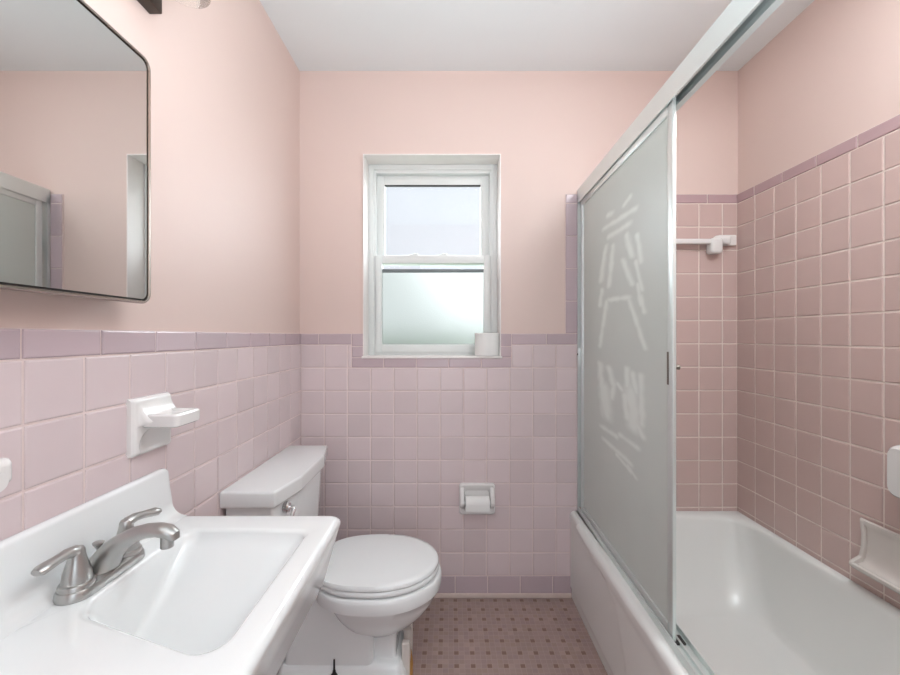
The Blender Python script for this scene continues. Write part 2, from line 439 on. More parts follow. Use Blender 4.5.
# ------------------------------------------------------------------ window
win = structroot('window_1', ((WX0+WX1)/2, D, WZ0))
mb = MB()                                                # gloss-painted jamb liner in the reveal
e = .004
mb.box(WX0-.001, WX0+e, D-.010, D+.13, WZ0, WZ1, .001); mb.box(WX1-e, WX1+.001, D-.010, D+.13, WZ0, WZ1, .001)
mb.box(WX0, WX1, D-.010, D+.13, WZ1-e, WZ1+.001, .001)
mb.build('jamb_liner', M['reveal'], win)
mb = MB(); mb.box(WX0-.006, WX1+.006, D-.014, D+.13, WZ0-.006, WZ0+.004, .002); mb.build('sill', M['reveal'], win)
YW = D+.10
def q(px, py, y): return ((px-450)*y/400, H-(py-336.5)*y/400)
def ringframe(mb, x0, x1, z0, z1, l, r, b, t_, y0, y1, bev=.002):
    mb.box(x0, x0+l, y0, y1, z0, z1, bev); mb.box(x1-r, x1, y0, y1, z0, z1, bev)
    mb.box(x0+l-.001, x1-r+.001, y0, y1, z0, z0+b, bev); mb.box(x0+l-.001, x1-r+.001, y0, y1, z1-t_, z1, bev)
fx0, fx1, fz0, fz1 = WX0+e, WX1-e, WZ0+.004, WZ1-e
mb = MB(); ringframe(mb, fx0, fx1, fz0, fz1, .036, .036, .014, .042, YW, YW+.055, .003); 
ringframe(mb, fx0, fx1, fz0, fz1, .026, .026, .008, .026, YW-.008, YW+.001, .002)
mb.build('window_frame', M['vinyl'], win)
# upper sash
yu = YW+.040
a0, _ = q(375.5, 0, YW+.03); a1, _ = q(489.5, 0, YW+.03)
ux0, uz1 = q(385, 185.5, yu); ux1, uz0 = q(480.5, 258, yu)
us = MB(); sx_0, sx_1 = fx0+.034, fx1-.034
ringframe(us, sx_0, sx_1, uz0-.035, fz1-.038, ux0-sx_0, sx_1-ux1, .035, fz1-.038-uz1, yu-.008, yu+.02, .003)
up = us.build('upper_sash', M['vinyl'], win)
mb = MB(); mb.box(ux0-.004, ux1+.004, yu+.004, yu+.008, uz0-.004, uz1+.004); mb.build('pane', M['glass'], up, smooth=0)
mb = MB(); mb.box(ux0, ux1, yu-.006, yu+.004, uz1-.006, uz1+.001); mb.build('gasket', M['rubber'], up, smooth=0)
# lower sash, nearer the room
yo = YW+.004
lx0, lz1 = q(382, 263.6, yo); lx1, lz0 = q(483.7, 344.5, yo)
ox0, oz1 = q(374.5, 255.5, yo); ox1, _ = q(491.2, 0, yo)
ls = MB(); oz0 = fz0+.006
ringframe(ls, ox0, ox1, oz0, oz1, lx0-ox0, ox1-lx1, lz0-oz0, oz1-lz1, yo-.004, yo+.024, .003)
lo = ls.build('lower_sash', M['vinyl'], win)
_, gz1 = q(0, 268.9, yo); _, gz0 = q(0, 272.2, yo)
mb = MB(); mb.box(lx0-.004, lx1+.004, yo+.010, yo+.014, lz0-.004, gz0); mb.build('frosted_pane', M['frost'], lo, smooth=0)
mb = MB(); mb.box(lx0-.004, lx1+.004, yo+.010, yo+.014, gz1, lz1+.004); mb.build('pane', M['glass'], lo, smooth=0)
mb = MB(); mb.box(lx0-.002, lx1+.002, yo+.004, yo+.016, gz0, gz1, .001); mb.build('grey_bar', M['greystrip'], lo)  # plain grey bar across the lower sash glass
for px in (414, 443):
    x, z = q(px, 255.5, yo)
    mb = MB(); mb.box(x-.022, x+.022, yo+.002, yo+.02, oz1-.001, oz1+.006, .002)
    mb.lathe((x, yo+.010, oz1+.005), [(.008, 0), (.008, .006), (.004, .008)], 16)
    mb.tube([(x, yo+.008, oz1+.009), (x+.018, yo+.004, oz1+.009)], [.004, .003], 10)
    mb.build('sash_lock', M['vinyl'], win)

# outside
mb = MB(); mb.box(-6, 6, D+.5, D+12, -.9, -.8); struct(mb.build('ground', M['lawn'], smooth=0))
def hedge():
    mb = MB()
    def f(u, v):
        a = PI*v; x = -4+8*u
        y = D+3.2+.7*math.cos(a)*-1; z = -.85+1.98*math.sin(a)**.6
        n = noise.fractal(Vector((x*2.2, y*2.2, z*2.2)), 1, 2, 4)*.16
        return (x+n*.4, y+n, z+n*.8)
    mb.grid(f, 160, 50)
    rnd = random.Random(3)
    for _ in range(2600):
        u, v = rnd.random(), rnd.uniform(.05, .75)
        p = Vector(f(u, v)); r = rnd.uniform(.03, .06)
        a = Vector((rnd.uniform(-1, 1), rnd.uniform(-1, .2), rnd.uniform(-.3, 1))).normalized()
        b = a.cross(Vector((rnd.uniform(-1, 1), .3, rnd.uniform(-1, 1)))).normalized()
        vs = [mb.bm.verts.new(p+w) for w in (a*0, a*r*.5+b*r*.35, a*r*1.2, a*r*.5-b*r*.35)]
        mb.bm.faces.new(vs)
    o = mb.build('hedge', M['leaf'], recalc=False, smooth=0)
    o['label'] = 'green hedge outside, a soft blur behind the frosted lower window pane'; o['category'] = 'hedge'
hedge()

# ------------------------------------------------------------------ toilet roll on the sill
def roll_profile(r, h, core):
    return [(core, 0), (r-.003, 0), (r, .004), (r, h-.004), (r-.003, h), (core, h)]
rc = (.1765, D+.033, WZ0+.0042)
rt = thing('toilet_roll', 'white toilet paper roll standing on the window sill', 'toilet paper', rc)
mb = MB(); r = .0583; h = .108
rings = []
for rr, hh in roll_profile(r, h, .02)+[(.02, 0)]:
    rings.append([(rc[0]+rr*math.cos(2*PI*k/48), rc[1]+rr*math.sin(2*PI*k/48), rc[2]+hh) for k in range(48)])
mb.loft(rings, False, False); mb.build('tissue', M['paper'], rt)
mb = MB(); rings = []
for rr, hh in ((.0205, .001), (.0205, h-.001), (.019, h-.001), (.019, .001), (.0205, .001)):
    rings.append([(rc[0]+rr*math.cos(2*PI*k/32), rc[1]+rr*math.sin(2*PI*k/32), rc[2]+hh) for k in range(32)])
mb.loft(rings, False, False); mb.build('cardboard_core', M['card'], rt)

# ------------------------------------------------------------------ recessed toilet paper holder and its roll
hx0, hz1 = (459-450)/213.1, H-(482-336.5)/213.1
hx1, hz0 = (494.5-450)/213.1, H-(512.5-336.5)/213.1
th = thing('paper_holder', 'white ceramic toilet paper holder on the pink tiles under the window', 'toilet paper holder', ((hx0+hx1)/2, D, hz0))
mb = MB()
cw, ch = hx1-hx0, hz1-hz0
outer = rrect(hx0, hx1, hz0, hz1, .014); outer2 = rrect(hx0+.006, hx1-.006, hz0+.006, hz1-.006, .012)
inn = rrect(hx0+.022, hx1-.022, hz0+.02, hz1-.02, .01); inn2 = rrect(hx0+.028, hx1-.028, hz0+.03, hz1-.036, .01)
Y = lambda pts, y: [(x, y, z) for x, z in pts]
mb.loft([Y(outer, D-.006), Y(outer, D-.020), Y(outer2, D-.026), Y(inn, D-.024), Y(inn2, D-.010)])
mb.build('back_plate', M['ceramic'], th)
ry = D-.040; rz_ = H-(503-336.5)*ry/400
for s, x in ((-1, hx0+.004), (1, hx1-.024)):
    mb = MB()
    prof = [(D-.02, hz1-.014), (D-.034, hz1-.02), (D-.052, rz_+.016), (D-.056, rz_), (D-.05, rz_-.014), (D-.036, rz_-.02), (D-.02, hz0+.024)]
    mb.prism([(y, z) for y, z in prof], 'x', x, x+.02, .004)
    mb.build('arm', M['ceramic'], th)
pr = thing('toilet_roll', 'nearly used up toilet roll hanging in the tiled wall holder', 'toilet paper', ((hx0+hx1)/2, ry, rz_))
mb = MB(); xr0, xr1 = hx0+.0285, hx1-.0285
rings = []
for rr, xx in ((.01, xr0), (.029, xr0), (.0305, xr0+.002), (.0305, xr1-.002), (.029, xr1), (.01, xr1), (.01, xr0)):
    rings.append([(xx, ry+rr*math.cos(2*PI*k/40), rz_+rr*math.sin(2*PI*k/40)) for k in range(40)])
mb.loft(rings, False, False)
mb.prism([(ry-.0300, rz_+.004), (ry-.0312, rz_+.004), (ry-.0316, rz_-.026), (ry-.0306, rz_-.026)], 'x', xr0, xr1)
mb.build('tissue', M['paper'], pr)
mb = MB(); mb.tube([(hx0+.0245, ry, rz_), (hx1-.0245, ry, rz_)], .0095, 20); mb.build('spindle', M['vinyl'], pr)

# ------------------------------------------------------------------ wash basin
SD = .788                    # deck height
SY0, SY1 = .466, .974
SX0, SX1 = XL+.010, -.261
snk = thing('sink', 'white porcelain wall sink with backsplash on left pink tiled wall', 'sink', (XL, .72, SD-.16))
mb = MB()
def ring(x0, x1, y0, y1, r, z): return [(x, y, z) for x, y in rrect(x0, x1, y0, y1, r, 10, 8)]
R = [ring(SX0+.02, -.43, .60, .84, .05, SD-.245), ring(SX0+.0, -.37, .54, .90, .05, SD-.215),
     ring(SX0, SX1-.060, SY0+.055, SY1-.055, .035, SD-.160), ring(SX0, SX1-.040, SY0+.040, SY1-.040, .030, SD-.146), ring(SX0, SX1-.030, SY0+.030, SY1-.030, .028, SD-.135),
     ring(SX0, SX1-.004, SY0+.004, SY1-.004, .022, SD-.028), ring(SX0, SX1, SY0, SY1, .022, SD-.014)]
for i in range(1, 6):
    a = PI/2*i/5; d = .014*(1-math.cos(a)); R.append(ring(SX0+.002*(i > 3), SX1-d, SY0+d, SY1-d, .022, SD-.014+.014*math.sin(a)))
def rquad(c, rs, z, k=10, m=8):
    """rounded quadrilateral, same point order as rrect: far-right, far-left, near-left, near-right"""
    segs = []
    for i in range(4):
        p = Vector(c[i]); a_ = (Vector(c[i-1])-p).normalized(); b_ = (Vector(c[(i+1) % 4])-p).normalized()
        half = a_.angle(b_)/2; t_ = rs[i]/math.tan(half)
        o_ = p+(a_+b_).normalized()*(rs[i]/math.sin(half))
        p0, p1 = p+a_*t_, p+b_*t_
        a0 = math.atan2(p0.y-o_.y, p0.x-o_.x); a1 = math.atan2(p1.y-o_.y, p1.x-o_.x)
        while a1 < a0: a1 += 2*PI
        segs.append([o_+Vector((math.cos(a0+(a1-a0)*j/k), math.sin(a0+(a1-a0)*j/k)))*rs[i] for j in range(k+1)])
    pts = []
    for i in range(4):
        pts += segs[i]; q0, q1 = segs[i][-1], segs[(i+1) % 4][0]
        pts += [q0+(q1-q0)*j/m for j in range(1, m)]
    return [(p.x, p.y, z) for p in pts]
def opening(l, r_, n, f, z, rad=1):
    """basin outline moved in by l, r_, n, f from the left, right, near and far edges"""
    c = [(-.319-r_, .888-f), (-.588+l, .896-f), (-.588+l, .632+n), (-.319-r_, .536+n)]
    return rquad(c, [.022*rad, .028*rad, .050*rad, .030*rad], z)
R.append(opening(-.012, -.012, -.012, -.012, SD, 1.25))
for i in range(1, 5):
    a = PI/2*i/4; d = -.012+.012*math.sin(a); R.append(opening(d, d, d, d, SD-.012*(1-math.cos(a)), 1.2))
for dp, l, r_, n, f in ((.030, .003, .008, .008, .020), (.060, .007, .022, .022, .062), (.090, .013, .045, .034, .112), (.112, .020, .064, .045, .152), (.128, .030, .080, .056, .176), (.137, .044, .094, .068, .190)):
    R.append(opening(l, r_, n, f, SD-dp, 1.1))
R.append(opening(.085, .125, .085, .205, SD-.1405, .5))
mb.loft(R)
# backsplash: profile across the wall, run along it
prof = [(SX0, SD-.02), (SX0, SD+.108)]
for i in range(5):
    a = PI/2*i/4; prof.append((SX0+.005-.005*math.cos(a), SD+.112+.005*math.sin(a)))
for i in range(6):
    a = PI/2*i/5; prof.append((-.678-.008+.008*math.sin(a), SD+.109+.008*math.cos(a)))
prof += [(-.675, SD+.075)]
for i in range(9):
    a = PI/2*i/8; prof.append((-.638-.034*math.cos(a), SD+.036-.034*math.sin(a)-.0015))
prof += [(-.630, SD-.02)]
def splash_ring(y, sc_):
    return [(SX0+(x-SX0)*(1 if z < SD+.05 else sc_), y, (z if z < SD+.05 else SD+.05+(z-SD-.05)*sc_)) for x, z in prof]
mb.loft([splash_ring(SY0+.012, .90), splash_ring(SY0+.014, .97), splash_ring(SY0+.020, 1), splash_ring(SY1-.026, 1), splash_ring(SY1-.016, .985), splash_ring(SY1-.010, .94), splash_ring(SY1-.006, .86)])
mb.build('basin', M['porc'], snk, smooth=50)
mb = MB(); mb.lathe((-.475, .652, SD-.1405), [(.0, .0), (.024, .0), (.025, .002), (.022, .004), (.014, .002), (.014, .003), (.0, .005)], 32); mb.build('drain', M['chrome'], snk)

# ------------------------------------------------------------------ faucet
FX, FY = -.624, .720
fz = SD+.0005
fa = thing('faucet', 'brushed nickel two-handle faucet on the white sink deck', 'faucet', (FX, FY, fz))
mb = MB()
def stad(w, l, z, sx=1): return [(FX+x, FY+y, z) for x, y in rrect(-w, w, -l, l, w-.0002, 12, 4)]
mb.loft([stad(.0275, .079, fz), stad(.0285, .080, fz+.003), stad(.0275, .079, fz+.011), stad(.0255, .077, fz+.0145), stad(.022, .0735, fz+.0155)])
mb.build('base_plate', M['nickel'], fa)
mb = MB()   # spout
path = [(FX-.004, FY, fz+.010), (FX+.002, FY, fz+.026), (FX+.014, FY, fz+.044), (FX+.032, FY, fz+.061), (FX+.054, FY, fz+.074), (FX+.078, FY, fz+.082), (FX+.100, FY, fz+.084), (FX+.116, FY, fz+.081), (FX+.126, FY, fz+.074), (FX+.130, FY, fz+.066)]
rad = [.026, .0255, .0235, .021, .019, .0175, .0165, .0155, .013, .008]
mb.tube(path, rad, 28, flat=[1., .95, .85, .75, .7, .68, .68, .72, .8, .8], up=(0, 0, 1))
spo = mb.build('spout', M['nickel'], fa)
mb = MB(); mb.lathe((FX+.115, FY, fz+.052), [(.0, .0), (.0085, .0), (.0105, .001), (.0105, .017), (.011, .028)], 24); mb.build('aerator', M['nickel'], spo)
mb = MB(); px_, py_ = FX-.016, FY+.008
mb.tube([(px_, py_, fz+.012), (px_, py_, fz+.047)], .0026, 12)
mb.lathe((px_, py_, fz+.045), [(.003, 0), (.0045, .003), (.0085, .010), (.009, .012), (.006, .0135), (.0, .0138)], 20)
mb.build('pop_up_rod', M['nickel'], fa)
for s in (-1, 1):
    hy = FY+s*.0508
    mb = MB()
    mb.lathe((FX, hy, fz+.014), [(.0, 0), (.0245, 0), (.0248, .006), (.0235, .0085), (.0205, .0095), (.0205, .013), (.0190, .024), (.0155, .037), (.0125, .047), (.0112, .054), (.0108, .060), (.0085, .0645), (.0, .066)], 32)
    hd = mb.build('handle', M['nickel'], fa)
    mb = MB()
    dx = .016 if s > 0 else -.006
    c = [(FX, hy-s*.004, fz+.067), (FX+dx*.1, hy+s*.004, fz+.074), (FX+dx*.3, hy+s*.016, fz+.0765), (FX+dx*.6, hy+s*.032, fz+.0745), (FX+dx*.9, hy+s*.044, fz+.0725), (FX+dx*1.1, hy+s*.054, fz+.071), (FX+dx*1.2, hy+s*.060, fz+.0705)]
    mb.tube(c, [.0095, .0108, .0098, .0096, .0112, .0118, .0085], 20, flat=[.9, .88, .8, .72, .68, .66, .6], up=(0, 0, 1))
    mb.build('lever', M['nickel'], hd)

# ------------------------------------------------------------------ ceramic pieces on the left wall
def tumbler_holder():
    yc = .923; z0, z1 = H-.263, H-.136
    y0, y1 = yc-.060, yc+.060
    o = thing('toothbrush_holder', 'white ceramic holder with projecting tray above the sink on left wall', 'toothbrush holder', (XL, yc, z0))
    mb = MB()
    th_ = .0245                                         # face stands this far off the plaster
    def f(u, v):
        y = y0+(y1-y0)*u; z = z0+(z1-z0)*v
        x = XL+th_
        e1 = min(u, 1-u)*(y1-y0); e2 = min(v, 1-v)*(z1-z0)
        for ee in (e1, e2):
            k = max(0, 1-ee/.008); x -= .007*k*k
        # scooped hollow in the lower half
        dd = ((u-.54)/.42)**2+((v-.16)/.30)**2
        if dd < 1: x -= .012*(1-dd)**.8*(1 if v > .06 else v/.06)
        # cove that sweeps out to the tray
        if u > .08 and .50 < v < .97:
            w = min(1, (u-.08)/.05, (1.0-u)/.05)
            x += max(0, w)*.046*max(0, 1-(v-.50)/.47)**2*min(1, (v-.50)/.10)
        return (x, y, z)
    mb.grid(f, 48, 52)
    def rim():                                          # skirt down to the tiles
        pts = [f(i/48, 0) for i in range(49)]+[f(1, j/52) for j in range(1, 53)]+[f(1-i/48, 1) for i in range(1, 49)]+[f(0, 1-j/52) for j in range(1, 52)]
        a = [mb.bm.verts.new(p) for p in pts]; b = [mb.bm.verts.new((XL+.006, p[1], p[2])) for p in pts]
        mb.quadstrip(a, b)
    rim()
    mb.build('back_plate', M['ceramic'], o, smooth=60)
    mb = MB(); tx0, tx1, ty0, ty1, tz = XL+.022, -.600, .880, .968, H-.172
    def rr_(i, r, z): return [(x, y, z) for x, y in rrect(tx0, tx1-i, ty0+i, ty1-i, r)]
    mb.loft([rr_(.006, .010, tz-.030), rr_(.001, .012, tz-.027), rr_(0, .012, tz-.022), rr_(0, .012, tz-.004), rr_(.003, .010, tz), rr_(.010, .008, tz), rr_(.013, .007, tz-.006), rr_(.018, .006, tz-.008)])
    mb.build('tray', M['ceramic'], o)
tumbler_holder()
def pad(name, label, cat, plane, y0, y1, z0, z1, th_, r):
    s = 1 if plane == XL else -1
    o = thing(name, label, cat, (plane, (y0+y1)/2, z0))
    mb = MB()
    P = lambda i, x, rr: [(plane+s*x, y, z) for y, z in rrect(y0+i, y1-i, z0+i, z1-i, rr)]
    mb.loft([P(0, .006, r), P(0, th_*.6, r), P(.004, th_*.88, r-.003), P(.010, th_, r-.006)])
    mb.build('mounting_plate', M['ceramic'], o)
    return o, s
o, s = pad('towel_bar_bracket', 'white ceramic bracket at left edge of photo beside the toothbrush holder', 'bracket', XL, .540, .631, H-.231, H-.189, .022, .009)
mb = MB(); mb.tube([(XL+.018, .572, H-.210), (XL+.060, .572, H-.210)], [.012, .014], 20); mb.build('post', M['ceramic'], o)

o, s = pad('grab_bar_bracket', 'white rounded bracket on the tub wall above the ceramic soap dish', 'bracket', XR, 1.055, 1.192, H-.472, H-.316, .060, .030)

# soap dish on the tub wall: flared profile run along the wall
sdz = H-.760
sd = thing('soap_dish', 'ceramic soap dish with flared tray set in the tub wall tile', 'soap dish', (XR, 1.21, sdz))
mb = MB()
pf = [(.006, .165), (.014, .172), (.019, .168), (.019, .158), (.014, .150), (.010, .135), (.009, .10), (.010, .07), (.014, .05), (.024, .036), (.040, .030), (.052, .034), (.057, .030), (.056, .022), (.046, .012), (.030, .003), (.014, -.004), (.006, -.004)]
def sring(y, k): return [(XR-.002-(.006+(x-.006)*k), y, sdz+z) for x, z in pf]
mb.loft([sring(1.300, .9), sring(1.296, 1), sring(1.286, 1), sring(1.13, 1), sring(1.122, 1), sring(1.118, .9)])
mb.build('tray', M['oldceramic'], sd, smooth=50)
for y in (1.291, 1.123):                                # raised end cheeks
    mb = MB(); pts = [(XR-.002-x, sdz+z) for x, z in ((.006, .165), (.014, .172), (.021, .166), (.021, .150), (.018, .12), (.019, .08), (.026, .052), (.044, .042), (.056, .034), (.058, .026), (.046, .012), (.014, -.004), (.006, -.004))]
    mb.prism(pts, 'y', y-.006, y+.006, .002); mb.build('end_cheek', M['oldceramic'], sd)

# towel bar on the alcove end
tb = thing('towel_bar', 'white towel bar on the tiled window wall above the tub', 'towel bar', (1.25, D, H+.44))
mb = MB(); mb.box(1.246, 1.330, D-.024, D-.006, H+.422, H+.472, .006, 3); mb.build('mounting_plate', M['ceramic'], tb)
mb = MB(); mb.box(1.192, 1.246, D-.058, D-.008, H+.380, H+.452, .012, 3); mb.box(1.215, 1.288, D-.050, D-.02, H+.422, H+.464, .010, 3); mb.build('post', M['ceramic'], tb)
mb = MB(); mb.box(.70, 1.20, D-.050, D-.030, H+.424, H+.448, .005, 3); mb.build('bar', M['ceramic'], tb)
mb = MB(); mb.box(.63, .71, D-.060, D-.008, H+.388, H+.460, .010, 3); mb.build('post', M['ceramic'], tb)

# ------------------------------------------------------------------ wall mirror
MX = -.635
mz0, mz1, my0, my1 = H+.068, H+.582, .30, .848
mi = thing('wall_mirror', 'rounded metal framed mirror on the pink wall over the sink', 'mirror', (XL, (my0+my1)/2, mz0))
P = lambda i, x, rr: [(x, y, z) for y, z in rrect(my0+i, my1-i, mz0+i, mz1-i, rr, 10, 4)]
mb = MB(); mb.loft([P(.006, XL+.001, .018), P(.006, MX-.012, .018)]); mb.build('backing', M['white_paint'], mi)
mb = MB(); mb.loft([P(.001, MX-.014, .021), P(0, MX-.012, .022), P(0, MX-.001, .022), P(.002, MX+.002, .020), P(.0055, MX+.002, .017), P(.0063, MX+.0005, .016), P(.0063, MX-.006, .016)], True, True)
mb.build('frame', M['steel'], mi)
mb = MB(); mb.loft([P(.0060, MX-.0062, .016), P(.0060, MX-.0035, .016)]); mb.build('dark_edge', M['black'], mi, smooth=0)
mb = MB(); mb.loft([P(.0095, MX-.0034, .014), P(.0095, MX-.0010, .014)]); mb.build('mirror_glass', M['mirror'], mi, smooth=20)

# ------------------------------------------------------------------ vanity light
vl = thing('vanity_light', 'dark bronze vanity light with clear glass shade above the mirror', 'wall lamp', (XL, .65, H+.76))
mb = MB(); mb.box(XL, XL+.030, .36, .94, H+.757, H+.875, .0015); mb.build('back_plate', M['bronze'], vl)
for y in (.885, .65, .415):
    zz = H+.765; cx = -.586
    mb = MB(); mb.tube([(XL+.028, y, zz+.085), (XL+.07, y, zz+.10), (cx-.01, y, zz+.135), (cx, y, zz+.125), (cx, y, zz+.105)], .007, 12)
    mb.lathe((cx, y, zz+.085), [(.0, .03), (.022, .028), (.024, .02), (.024, .0), (.0, .0)], 24)
    arm = mb.build('arm', M['bronze'], vl)
    mb = MB(); rings = []
    for rr, hh in ((.024, .100), (.034, .092), (.043, .07), (.0475, .04), (.049, .0), (.0475, 0), (.046, .04), (.0415, .069), (.033, .090), (.024, .098)):
        rings.append([(cx+rr*math.cos(2*PI*k/40), y+rr*math.sin(2*PI*k/40), zz+hh) for k in range(40)])
    mb.loft(rings, False, False); mb.build('glass_shade', M['shade_glass'], vl)
    mb = MB(); mb.lathe((cx, y, zz+.014), [(.0, 0), (.012, .002), (.021, .009), (.0265, .02), (.027, .03), (.024, .042), (.016, .056), (.012, .064), (.012, .072), (.0, .072)], 24)
    mb.build('bulb', M['bulb'], vl)

# ------------------------------------------------------------------ toilet
TY = 1.470
to = thing('toilet', 'white two-piece toilet with lid down between sink and tub', 'toilet', (-.40, TY, 0))
# tank
def hexa(xb_, xe, xm, l, ym, z, r=0):
    """six-sided tank plan: flat back, ends at xe, front middle at xm"""
    return [(xb_, TY-l, z), (xe, TY-l, z), (xm, TY-ym, z), (xm, TY+ym, z), (xe, TY+l, z), (xb_, TY+l, z)]
def hexloft(name, levels, mat, bev):
    t_ = bmesh.new(); vs = [[t_.verts.new(p) for p in r] for r in levels]
    for a, b in zip(vs, vs[1:]):
        for i in range(6): t_.faces.new((a[i], a[(i+1) % 6], b[(i+1) % 6], b[i]))
    t_.faces.new(list(reversed(vs[0]))); t_.faces.new(vs[-1])
    bmesh.ops.recalc_face_normals(t_, faces=t_.faces[:])
    bmesh.ops.bevel(t_, geom=t_.edges[:], offset=bev, segments=3, affect='EDGES', profile=.5)
    mb = MB(); mb.merge(t_); return mb.build(name, mat, to, smooth=40)
XBK = XL+.0095
tank = hexloft('tank', [hexa(XBK+.008, -.556, -.528, .220, .105, .385), hexa(XBK+.003, -.543, -.513, .243, .116, .702)], M['porc'], .010)
hexloft('tank_lid', [hexa(XBK, -.534, -.504, .258, .118, .698), hexa(XBK, -.530, -.500, .262, .120, .704), hexa(XBK, -.530, -.500, .262, .120, .745), hexa(XBK+.003, -.534, -.504, .258, .118, .750)], M['porc'], .0030)
# lever
mb = MB(); lx, ly, lz = -.517, 1.285, .672
mb.lathe((-.532, ly, lz), [(.0, 0), (.018, .0), (.018, .012), (.014, .017), (.0, .018)], 24, 'x')
mb.tube([(lx+.002, ly, lz), (lx+.012, ly, lz), (lx+.018, ly-.006, lz-.004), (lx+.020, ly-.026, lz-.016), (lx+.021, ly-.052, lz-.030)], [.006, .0075, .007, .006, .0075], 14, flat=.8)
mb.build('flush_lever', M['chrome'], to)
# bowl
def egg(xb_, xf, hw, z, n=56, sq=2.0, back=None):
    """egg plan: blunt at the tank end, rounder at the front"""
    cx = xb_+(xf-xb_)*.52; pts = []
    for k in range(n):
        a = 2*PI*k/n; c, s_ = math.cos(a), math.sin(a)
        ex = 2/ (2.0 if c > 0 else (back or 2.6))
        x = cx+(xf-cx if c > 0 else cx-xb_)*math.copysign(abs(c)**ex, c)
        y = hw*math.copysign(abs(s_)**ex, s_)
        pts.append((x, TY+y, z))
    return pts
mb = MB()
mb.loft([egg(-.33, -.19, .055, .155), egg(-.355, -.165, .078, .172), egg(-.385, -.118, .112, .205), egg(-.410, -.078, .141, .245), egg(-.430, -.052, .162, .285), egg(-.442, -.043, .171, .314),
         egg(-.478, -.033, .183, .318), egg(-.478, -.031, .185, .330), egg(-.478, -.031, .185, .352), egg(-.478, -.034, .182, .362), egg(-.474, -.040, .176, .3665), egg(-.44, -.09, .13, .3665)])
# shelf under the tank
mb.loft([egg(-.685, -.42, .12, .30, back=6), egg(-.690, -.40, .155, .345, back=6), egg(-.690, -.40, .158, .378, back=6), egg(-.686, -.41, .15, .386, back=6)])
# trapway skirt with flat sides and the front column
def plan(pts, z): return [(x, TY+y, z) for x, y in pts]
def skirt(z, w, x0, x1): return plan(rrect(x0, x1, -w, w, .02, 6, 4), z)
mb.loft([skirt(.045, .106, -.575, -.262), skirt(.20, .102, -.565, -.265), skirt(.325, .100, -.57, -.27)])
mb.loft([plan(rrect(-.285, -.178, -.084, .084, .012, 6, 4), .03), plan(rrect(-.280, -.190, -.076, .076, .012, 6, 4), .12), plan(rrect(-.280, -.186, -.070, .070, .014, 6, 4), .20), plan(rrect(-.30, -.16, -.08, .08, .03, 6, 4), .25)])
mb.build('bowl', M['porc'], to, smooth=50)
mb = MB()   # stepped foot
def foot(o_, z, r=.02): return plan(rrect(-.585-o_, -.165+o_, -.112-o_, .112+o_, r+o_, 6, 4), z)
mb.loft([foot(.016, .001), foot(.018, .006), foot(.018, .032), foot(.012, .040), foot(.010, .060), foot(.004, .068), foot(.000, .085), foot(-.008, .098), foot(-.02, .102)])
mb.build('foot', M['porc'], to, smooth=40)
# seat and lid
mb = MB()
mb.loft([egg(-.478, -.044, .174, .3705), egg(-.480, -.041, .178, .374), egg(-.480, -.041, .178, .384), egg(-.478, -.044, .174, .389)]); mb.build('seat', M['seat'], to, smooth=50)
mb = MB()
mb.loft([egg(-.484, -.046, .172, .3895), egg(-.486, -.042, .177, .393), egg(-.486, -.042, .177, .402), egg(-.484, -.047, .173, .4085), egg(-.47, -.062, .158, .4105), egg(-.40, -.15, .09, .4125), egg(-.32, -.22, .03, .4128)])
mb.build('seat_lid', M['seat'], to, smooth=50)
for s in (-1, 1):
    mb = MB(); mb.tube([(-.492, TY+s*.07-.02, .392), (-.492, TY+s*.07+.02, .392)], .012, 16); mb.box(-.50, -.485, TY+s*.07-.015, TY+s*.07+.015, .372, .392, .003); mb.build('hinge', M['seat'], to)
# black closet bolt on the near side, wax seeping at the front of the foot
mb = MB(); bx, by = -.392, TY-.116
mb.lathe((bx, by, .070), [(.0, 0), (.011, 0), (.012, .004), (.006, .012), (.005, .020), (.0035, .021), (.003, .056), (.0, .058)], 16); mb.build('floor_bolt', M['black'], to)
mb = MB()
rnd = random.Random(5)
for k in range(9):
    a = -.05+.014*k
    mb.lathe((-.145+rnd.uniform(-.003, .003), TY+a*.6-.03, .0), [(.0, 0), (.009, 0), (.007+.003*rnd.random(), .02), (.005, .040+.03*rnd.random()), (.0, .055+.03*rnd.random())], 12)
mb.build('wax_stain', M['stain'], to)
# cracked filler along the front of the foot
mb = MB()
for k in range(7):
    mb.box(-.172+rnd.uniform(0, .012), -.150+rnd.uniform(0, .01), TY-.075+.024*k, TY-.052+.024*k, .001, .10+rnd.uniform(0, .07), .004)
mb.build('filler_patch', M['oldceramic'], to)

# ------------------------------------------------------------------ bathtub
TX0, TX1, TY0, TY1 = .556, XR-.009, YA+.001, D-.009
tub = thing('bathtub', 'white built-in bathtub along the right tiled wall', 'bathtub', ((TX0+TX1)/2, (TY0+TY1)/2, 0))
def tring(x0, x1, y0, y1, r, z): return [(x, y, z) for x, y in rrect(x0, x1, y0, y1, r, 12, 10)]
mb = MB()
bx0, bx1, by0, by1 = TX0+.105, TX1-.035, TY0+.09, TY1-.055
R = [tring(TX0+.03, TX1, TY0, TY1, .004, .03), tring(TX0+.03, TX1, TY0, TY1, .004, TUBZ-.03), tring(TX0+.024, TX1, TY0, TY1, .004, TUBZ-.004), tring(TX0+.03, TX1-.002, TY0+.002, TY1-.002, .006, TUBZ)]
R.append(tring(bx0-.03, bx1+.02, by0-.03, by1+.03, .10, TUBZ))
for i in range(1, 6):
    a = PI/2*i/5; R.append(tring(bx0-.03+.03*math.sin(a), bx1+.02-.02*math.sin(a), by0-.03+.03*math.sin(a), by1+.03-.03*math.sin(a), .11, TUBZ-.03*(1-math.cos(a))))
